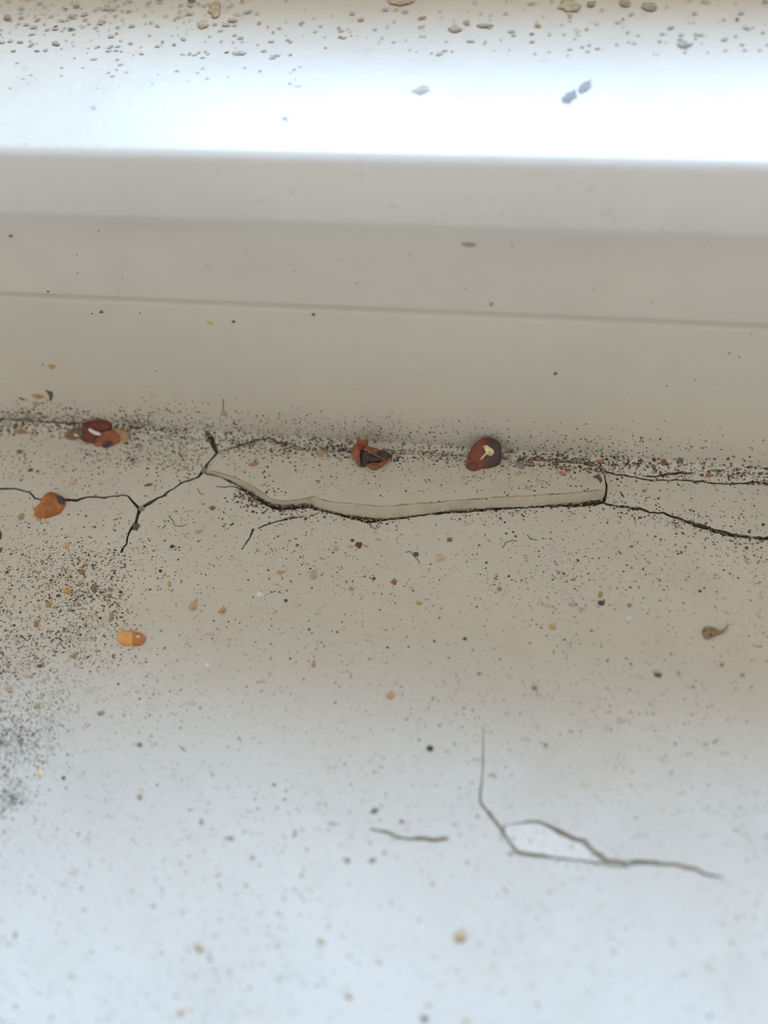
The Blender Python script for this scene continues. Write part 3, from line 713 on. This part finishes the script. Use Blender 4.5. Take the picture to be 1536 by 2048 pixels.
 ('sliver', 75, 1412, 20, 8, -40, (156, 138, 96), 'slanting ochre sliver below the pinkish tan crumb', 'sliver'),
 ('crumb', 203, 1426, 18, 11, 0, (130, 134, 122), 'grey smudge-like crumb right of the slanting ochre sliver', 'lump'),
 ('crumb', 280, 1489, 12, 10, 0, (118, 124, 118), 'grey crumb on the lower left ledge', 'lump'),
 ('sliver', 80, 1546, 10, 25, 0, (222, 202, 164), 'upright cream sliver on the lower left ledge', 'sliver'),
 ('crumb', 127, 1556, 10, 9, 0, (70, 76, 74), 'black crumb right of the upright cream sliver', 'lump'),
 ('crumb', 280, 1593, 13, 12, 30, (172, 154, 136), 'tan grey crumb at lower left below the single grey crumb', 'lump'),
 ('sliver', 414, 1331, 8, 17, 15, (226, 224, 216), 'upright white sliver right of the pale orange empty skin', 'sliver'),
 ('sliver', 365, 1497, 20, 4, 40, (128, 132, 126), 'slanting grey sliver right of the grey crumb on the lower left', 'sliver'),
 ('crumb', 572, 1201, 8, 7, 0, (52, 50, 42), 'tiny black crumb right of the largest white crumb', 'lump'),
 ('crumb', 860, 1497, 15, 12, 15, (42, 54, 50), 'black square crumb alone on the lower ledge', 'square'),
 ('crumb', 749, 1622, 18, 11, -30, (104, 104, 116), 'purple grey crumb above the short wavy crack', 'lump'),
 ('crumb', 803, 1643, 10, 8, 0, (108, 104, 114), 'small dark crumb right of the purple grey crumb', 'lump'),
 ('flake', 985, 1551, 20, 8, 20, (164, 156, 134), 'tan smear of dirt touching the upright thin crack', 'curl'),
 ('crumb', 695, 1720, 14, 10, 60, (158, 140, 140), 'left one of two reddish curled crumbs under the short wavy crack', 'curl'),
 ('crumb', 745, 1721, 16, 11, -20, (156, 136, 138), 'right one of two reddish crumbs under the short wavy crack', 'lump'),
 ('crumb', 769, 1706, 9, 7, 0, (150, 154, 160), 'small grey crumb beside the right reddish crumb', 'lump'),
 ('crumb', 589, 1667, 20, 8, 100, (172, 160, 138), 'tan curled crumb left of the short wavy crack', 'curl'),
 ('crumb', 403, 1643, 9, 14, 10, (148, 152, 162), 'upright grey violet crumb on the lower left ledge', 'lump'),
 ('crumb', 462, 1677, 14, 8, 0, (140, 136, 142), 'grey violet crumb left of the tan curled crumb', 'lump'),
 ('crumb', 505, 1715, 11, 9, 40, (176, 164, 142), 'small tan crumb below the tan curled crumb', 'lump'),
 ('flake', 401, 1893, 22, 24, 0, (198, 198, 180), 'pale khaki flake at lower left', 'lump'),
 ('sliver', 421, 1918, 14, 5, 15, (140, 146, 156), 'dark grey sliver just under the pale khaki flake', 'sliver'),
 ('flake', 362, 2024, 24, 16, -40, (206, 198, 184), 'pale tan flake at the bottom left', 'lump'),
 ('crumb', 643, 1880, 18, 12, 20, (206, 198, 182), 'faint tan crumb at the bottom, left of the large tan flake', 'lump'),
 ('crumb', 698, 1992, 16, 14, 0, (204, 194, 180), 'faint tan crumb near the bottom, below the large tan flake', 'lump'),
 ('crumb', 758, 1924, 14, 7, 5, (182, 170, 166), 'small brownish crumb near the bottom, left below the large tan flake', 'lump'),
 ('flake', 921, 1871, 29, 26, 10, (196, 182, 152), 'large tan flake alone at the bottom centre', 'lump'),
 ('crumb', 849, 2037, 18, 14, 20, (134, 124, 144), 'dark violet crumb at the bottom edge of the photo', 'lump'),
 ('crumb', 856, 2010, 13, 9, 0, (214, 192, 168), 'peach crumb just above the dark violet crumb', 'lump'),
 ('crumb', 932, 2041, 22, 10, -15, (214, 200, 172), 'cream crumb at the bottom edge right of the dark violet crumb', 'lump'),
 ('crumb', 1421, 2031, 12, 9, -20, (166, 170, 188), 'grey violet crumb at the bottom right', 'lump'),
 ('crumb', 1465, 1885, 10, 8, 0, (188, 180, 172), 'tiny brownish crumb at the lower right edge', 'lump'),
 ('crumb', 937, 489, 34, 9, 3, (136, 128, 114), 'grey brown lens-shaped crumb on the upper board face', 'sliver'),
 ('crumb', 983, 608, 9, 8, 0, (130, 122, 108), 'small grey crumb just above the board step', 'lump'),
 ('crumb', 22, 472, 9, 7, 0, (108, 102, 88), 'dark crumb at the far left of the upper board face', 'lump'),
 ('crumb', 203, 624, 10, 6, 10, (84, 76, 62), 'black crumb just below the board step at left', 'lump'),
 ('crumb', 467, 643, 9, 6, 0, (84, 78, 64), 'black crumb below the board step, beside the yellow crumb', 'lump'),
 ('crumb', 420, 646, 16, 7, 20, (172, 150, 96), 'yellow crumb below the board step', 'lump'),
 ('crumb', 627, 629, 8, 6, 10, (96, 88, 72), 'dark crumb below the board step near the middle', 'lump'),
 ('crumb', 1111, 747, 8, 7, 0, (112, 74, 54), 'single reddish crumb on the clean right part of the board', 'lump'),
 ('crumb', 1137, 196, 42, 25, -35, (130, 134, 148), 'dark grey double crumb on the bright upper ledge, lower half', 'lump'),
 ('crumb', 1169, 174, 36, 22, -45, (146, 150, 164), 'dark grey double crumb on the bright upper ledge, upper half', 'lump'),
 ('flake', 430, 18, 26, 30, 10, (214, 174, 116), 'larger orange flake at the top of the upper ledge', 'lump'),
 ('flake', 405, 49, 22, 18, 0, (212, 184, 140), 'smaller orange flake just below the larger one on the upper ledge', 'lump'),
 ('flake', 465, 39, 20, 8, 0, (202, 176, 134), 'tan sliver right of the orange flakes on the upper ledge', 'sliver'),
 ('crumb', 15, 35, 14, 12, 0, (132, 122, 96), 'dark crumb at the top left corner on the upper ledge', 'lump'),
 ('crumb', 111, 86, 16, 10, 0, (146, 146, 138), 'grey crumb at the left of the upper ledge', 'lump'),
 ('crumb', 910, 57, 26, 14, 0, (182, 160, 128), 'brown crumb at the top centre of the upper ledge', 'lump'),
 ('sliver', 970, 50, 34, 7, 0, (158, 144, 122), 'grey brown sliver right of the brown crumb on the upper ledge', 'sliver'),
 ('flake', 1138, 9, 44, 22, 0, (214, 184, 134), 'broad orange flake at the top right of the upper ledge', 'lump'),
 ('crumb', 1182, 8, 16, 10, 0, (136, 120, 98), 'dark crumb touching the broad orange flake on the upper ledge', 'lump'),
 ('crumb', 1250, 6, 20, 12, 0, (166, 126, 88), 'rust crumb at the top right edge of the upper ledge', 'lump'),
 ('crumb', 1298, 13, 28, 18, 0, (172, 144, 108), 'brown crumb right of the rust crumb on the upper ledge', 'lump'),
 ('crumb', 1369, 88, 28, 14, 10, (176, 166, 146), 'grey brown crumb at the right of the upper ledge', 'lump'),
 ('flake', 842, 181, 40, 20, -10, (214, 210, 202), 'faint tan flake in the middle of the bright upper ledge', 'lump'),
 ('crumb', 570, 238, 22, 14, 0, (206, 198, 216), 'faint pinkish crumb on the brightest part of the upper ledge', 'lump'),
 ('crumb', 187, 216, 20, 12, 0, (214, 212, 214), 'faint brownish crumb at the left of the bright upper ledge', 'lump'),
 ('flake', 800, 3, 50, 12, 0, (214, 182, 136), 'orange flake at the top centre edge of the upper ledge', 'lump'),
 ('crumb', 481, 105, 22, 8, 0, (190, 190, 186), 'faint grey crumb below the orange flakes on the upper ledge', 'lump'),
]
for nm, px, py, w_, h_, an, rgb, lab, kd in CR:
    crumb(nm, px, py, w_, h_, an, rgb, lab, kd, 'flake' if nm == 'flake' else ('sliver' if nm == 'sliver' else ('stone' if nm == 'pebble' else 'crumb')),
          hk=0.45 if nm == 'pebble' else (0.16 if nm == 'flake' else 0.26))

# ------------------------------------------------------------------ hairs
M_hair = flat_mat('hair_dark', seen((92, 84, 72)), seen((70, 62, 54)), 900, 0.6)
for pts, lab in (
    ([(446, 798), (447, 808), (446, 818), (447, 828)], 'fine upright hair on the board above the tan flake'),
    ([(338, 1032), (346, 1042), (350, 1052), (362, 1053), (372, 1050)], 'fine curled hair on the ledge right of the left crack'),
    ([(1281, 873), (1282, 880), (1287, 884)], 'short fine hair on the board above the red brown curled crumb'),
    ([(812, 1105), (820, 1103), (826, 1110), (836, 1120), (840, 1127)], 'fine curled hair around the dark grey square crumb'),
    ([(1005, 1096), (1012, 1085), (1024, 1081), (1034, 1083)], 'fine curved hair on the ledge below the right half of the raised strip'),
    ([(1055, 1070), (1060, 1078), (1074, 1080)], 'fine bent hair just right of the curved hair'),
    ([(738, 1042), (742, 1054), (752, 1058), (762, 1052)], 'fine looped hair under the middle of the raised strip'),
    ([(395, 978), (399, 986), (408, 990)], 'short hair below the slanting left crack'),
    ([(76, 1520), (86, 1525), (96, 1519)], 'fine curved hair just above the upright cream sliver')):
    P3 = []
    for i, q in enumerate(smooth_outline(list(pts), 1)):
        P, n = surf(*q); P3.append(P+n*0.03)
    v, f = tube(P3, 0.055, 0.04, 5)
    tag(obj('hair', v, f, M_hair), lab, 'hair')

# ------------------------------------------------------------------ faint scratches on the board (parts of it)
for pts in ([(-40, 738), (0, 742), (60, 747), (150, 752), (240, 758), (310, 764)], [(-40, 752), (0, 755), (70, 759), (150, 764), (230, 770), (330, 773)], [(560, 828), (700, 838), (830, 846)], [(90, 826), (150, 829), (210, 836), (260, 838)]):
    P3 = [cast(px, py, 1, 0.0)+Vector((0, 0.06, 0)) for px, py in pts]
    v, f = tube(P3, 0.12, 0.08, 8)
    o = obj('paint_ridge', v, f, M_board, parent=board)

# ------------------------------------------------------------------ fine dirt nobody could count
class Grit:
    def __init__(s): s.v = {}; s.f = {}; s.m = {}
    def add(s, key, P, n, u, L, Wd, h, mi):
        v = s.v.setdefault(key, []); f = s.f.setdefault(key, []); m = s.m.setdefault(key, [])
        w_ = n.cross(u); k0 = len(v); N = 6
        for k in range(N):
            t = 2*math.pi*k/N; j = rnd.uniform(0.75, 1.2)
            v.append(P+u*(math.cos(t)*L/2*j)+w_*(math.sin(t)*Wd/2*j)-n*0.01)
        v.append(P+n*h)
        for k in range(N): f.append((k0+k, k0+(k+1) % N, k0+N)); m.append(mi)
grit = Grit()
def pal(rgb, ref): return seen(rgb, ref)
RF = (165, 157, 142)
GM = [flat_mat('grit_'+nm, pal(c, RF), pal(c2, RF), 1500, 0.85, 0.00003, 0.15) for nm, c, c2 in (
    ('black', (66, 58, 48), (50, 44, 36)), ('grey_brown', (98, 88, 74), (80, 72, 60)), ('dusty', (128, 118, 102), (116, 106, 90)), ('ochre', (150, 128, 94), (136, 112, 76)), ('rust', (108, 72, 48), (92, 58, 40)), ('green_grey', (92, 94, 82), (76, 80, 70)), ('faint', (146, 138, 124), (138, 130, 116)))]
def sprinkle(n, fn, size, weights, ang=(20, 22), asp=(1.0, 2.3)):
    """n grains at photograph points fn(), each laid on the surface it falls on"""
    for _ in range(n):
        px, py = fn()
        if not (-60 < px < 1600 and -60 < py < 2110): continue
        P, nn = surf(px, py)
        a = math.radians(rnd.gauss(*ang))
        e = cast_plane(px+math.cos(a)*4, py+math.sin(a)*4, P, nn)-P
        if e.length < 1e-6: continue
        u = e.normalized()
        sc = (P-CAM).length/F
        sz = size*0.82*min(1.9, rnd.lognormvariate(-0.05, 0.4))*sc; k = rnd.uniform(*asp)
        mi = rnd.choices(range(7), weights)[0]
        key = 'ledge' if nn.z > 0.5 and P.z < 10 else ('upper' if nn.z > 0.5 else 'board')
        grit.add(key, P, nn, u, sz*math.sqrt(k), sz/math.sqrt(k)*1.25, sz*(rnd.uniform(0.12, 0.3) if key != 'upper' else 0.04), mi)
def box(x0, y0, x1, y1): return lambda: (rnd.uniform(x0, x1), rnd.uniform(y0, y1))
def gau(x, y, sx, sy): return lambda: (rnd.gauss(x, sx), rnd.gauss(y, sy))
def line(pts, sp):
    cum = [0]
    for a, b in zip(pts, pts[1:]): cum.append(cum[-1]+math.hypot(b[0]-a[0], b[1]-a[1]))
    def f():
        t = rnd.uniform(0, cum[-1])
        for i in range(len(pts)-1):
            if t <= cum[i+1]:
                q = (t-cum[i])/(cum[i+1]-cum[i])
                return pts[i][0]+(pts[i+1][0]-pts[i][0])*q+rnd.gauss(0, 3), pts[i][1]+(pts[i+1][1]-pts[i][1])*q+rnd.gauss(0, sp)
    return f
N_ = lambda *w: tuple(w)+(0,)*(7-len(w))
# clumped base scatter: grains gather round random seeds
def clumps(n_seed, x0, y0, x1, y1, sp):
    seeds = [(rnd.uniform(x0, x1), rnd.uniform(y0, y1), rnd.uniform(0.4, 1.6)) for _ in range(n_seed)]
    def f():
        s_ = rnd.choice(seeds); return rnd.gauss(s_[0], sp*s_[2]), rnd.gauss(s_[1], sp*0.6*s_[2])
    return f
# along the corner
sprinkle(900, line([(-40, 832), (120, 842), (300, 852)], 12), 4.2, N_(4, 4, 2, 1.5, 0.6, 0.4))
sprinkle(260, line([(-40, 850), (130, 862)], 9), 5.0, N_(3, 4, 2, 2, 0.4, 0.4))
sprinkle(1100, line([(250, 862), (420, 880)], 26), 3.6, N_(4, 4, 2, 0.5, 0.6, 0.2))
sprinkle(900, line([(430, 888), (560, 893), (720, 905)], 11), 4.2, N_(4, 5, 1.5, 0.6, 0.6, 0.2))
sprinkle(900, line([(760, 908), (900, 914), (1060, 920), (1200, 928)], 9), 4.2, N_(4, 5, 1.2, 0.5, 0.6, 0.3))
sprinkle(260, line([(1040, 920), (1200, 932)], 8), 5.2, N_(4, 5, 1.5, 1, 0.6, 0.3))
sprinkle(900, line([(1200, 930), (1350, 942), (1560, 956)], 13), 4.2, N_(4, 4, 2, 1, 1, 0.3))
sprinkle(1500, line([(420, 850), (700, 868), (1000, 888), (1250, 905)], 20), 3.4, N_(4, 5, 2, 0.4, 0.4, 0.2))
sprinkle(260, line([(1250, 900), (1560, 920)], 24), 3.4, N_(4, 4, 2, 0.4, 0.6, 0.2))
sprinkle(260, box(0, 800, 420, 850), 3.0, N_(4, 4, 2, 0.4, 0.4, 0.2))
sprinkle(420, line([(150, 905), (290, 920), (400, 932)], 10), 3.6, N_(4, 5, 2, 0.3, 0.3, 0.2))
sprinkle(900, line([(450, 925), (700, 940), (1000, 950), (1180, 955)], 24), 3.2, N_(3, 4, 3, 0.5, 0.4, 0.2))
sprinkle(500, line([(0, 920), (380, 960)], 34), 3.4, N_(3, 4, 3, 0.6, 0.5, 0.2))
sprinkle(260, line([(1220, 985), (1540, 1030)], 24), 3.4, N_(3, 4, 3, 0.8, 0.8, 0.2))
# under the raised strip
sprinkle(420, line([(470, 990), (540, 1015), (640, 1022), (760, 1040), (800, 1040)], 9), 4.4, N_(6, 4, 1, 0.8, 0.4, 0.2))
sprinkle(200, line([(900, 1030), (1200, 1012)], 8), 3.8, N_(5, 4, 1, 0.8, 0.6, 0.2))
sprinkle(160, gau(515, 995, 26, 10), 4.6, N_(6, 4, 1, 1, 0.4, 0.2))
sprinkle(260, line([(1210, 1012), (1350, 1045), (1470, 1078), (1560, 1085)], 10), 4.2, N_(4, 4, 1.5, 1.2, 0.6, 0.2))
# ledge, top to bottom
sprinkle(2900, clumps(190, -40, 1020, 1580, 1180, 34), 3.2, N_(3, 4, 4, 0.8, 0.8, 0.2, 3))
sprinkle(2800, clumps(220, -40, 1120, 1580, 1440, 46), 3.2, N_(2, 3, 4, 0.9, 0.9, 0.3, 4))
sprinkle(230, box(-40, 1040, 1580, 1330), 4.6, N_(4, 3, 1, 2, 2, 0.3, 1), asp=(1, 1.6))
sprinkle(1900, clumps(180, -40, 1350, 1580, 1700, 60), 3.8, N_(0.1, 0.7, 3, 0.4, 0.1, 0.4, 8))
sprinkle(1300, clumps(180, -40, 1650, 1580, 2100, 70), 4.8, N_(0, 0.15, 2, 0.2, 0, 0.1, 10))
sprinkle(90, box(-40, 1350, 1580, 1700), 4.6, N_(0.3, 2, 3, 1.0, 0.2, 1.0, 3))
sprinkle(60, box(-40, 1650, 1580, 2090), 5.2, N_(0, 0.6, 3, 0.8, 0.2, 0.4, 4))
# dirty patch at the left
sprinkle(3600, clumps(90, -40, 1110, 240, 1330, 32), 3.2, N_(3, 4, 4, 1.2, 0.5, 0.4, 2))
sprinkle(330, gau(110, 1200, 80, 60), 4.4, N_(2, 3, 2, 3, 0.5, 0.6, 1))
sprinkle(2400, clumps(60, -40, 1300, 130, 1520, 30), 3.3, N_(1, 3, 4, 0.5, 0.1, 3, 3), ang=(35, 25))
sprinkle(1300, clumps(40, -60, 1440, 60, 1660, 26), 4.0, N_(0.8, 2, 3, 0.2, 0.1, 5, 3), ang=(45, 25))
sprinkle(240, gau(85, 1490, 22, 30), 3.6, N_(0.8, 2, 3, 0.2, 0.1, 5, 2), ang=(45, 25))
sprinkle(320, clumps(30, 0, 1560, 300, 1800, 44), 3.6, N_(0, 0.6, 3, 0.2, 0, 1.5, 6), ang=(30, 20))
sprinkle(160, clumps(12, 340, 1860, 620, 2000, 34), 4.0, N_(0, 0.2, 2, 0.1, 0, 0.8, 6))
# upper ledge and board
sprinkle(420, box(-40, -40, 1580, 110), 7.0, N_(0, 0.1, 0.5, 3, 0.3, 0, 9), ang=(0, 12), asp=(1.2, 2.8))
sprinkle(140, box(-40, 80, 600, 290), 6.5, N_(0, 0, 0.6, 1, 0.1, 0.1, 9), ang=(0, 12), asp=(1.2, 2.8))
sprinkle(180, box(-40, -40, 500, 60), 7.0, N_(0.1, 0.3, 0.8, 3, 0.4, 0.1, 8), ang=(0, 12), asp=(1.2, 2.6))
sprinkle(90, box(-40, 460, 1580, 840), 3.2, N_(2, 3, 2, 0.5, 0.4, 0.2, 2))
for key, nm, lab in (('ledge', 'dirt_specks', 'countless fine dark and ochre dirt specks over the lower ledge'), ('board', 'dirt_specks', 'fine dark dirt specks along the foot of the upright board'), ('upper', 'dirt_specks', 'blurred tan and brown dirt specks on the bright upper ledge')):
    o = obj(nm, grit.v[key], grit.f[key], GM, midx=grit.m[key], smooth=False)
    tag(o, lab, 'dirt', kind='stuff')
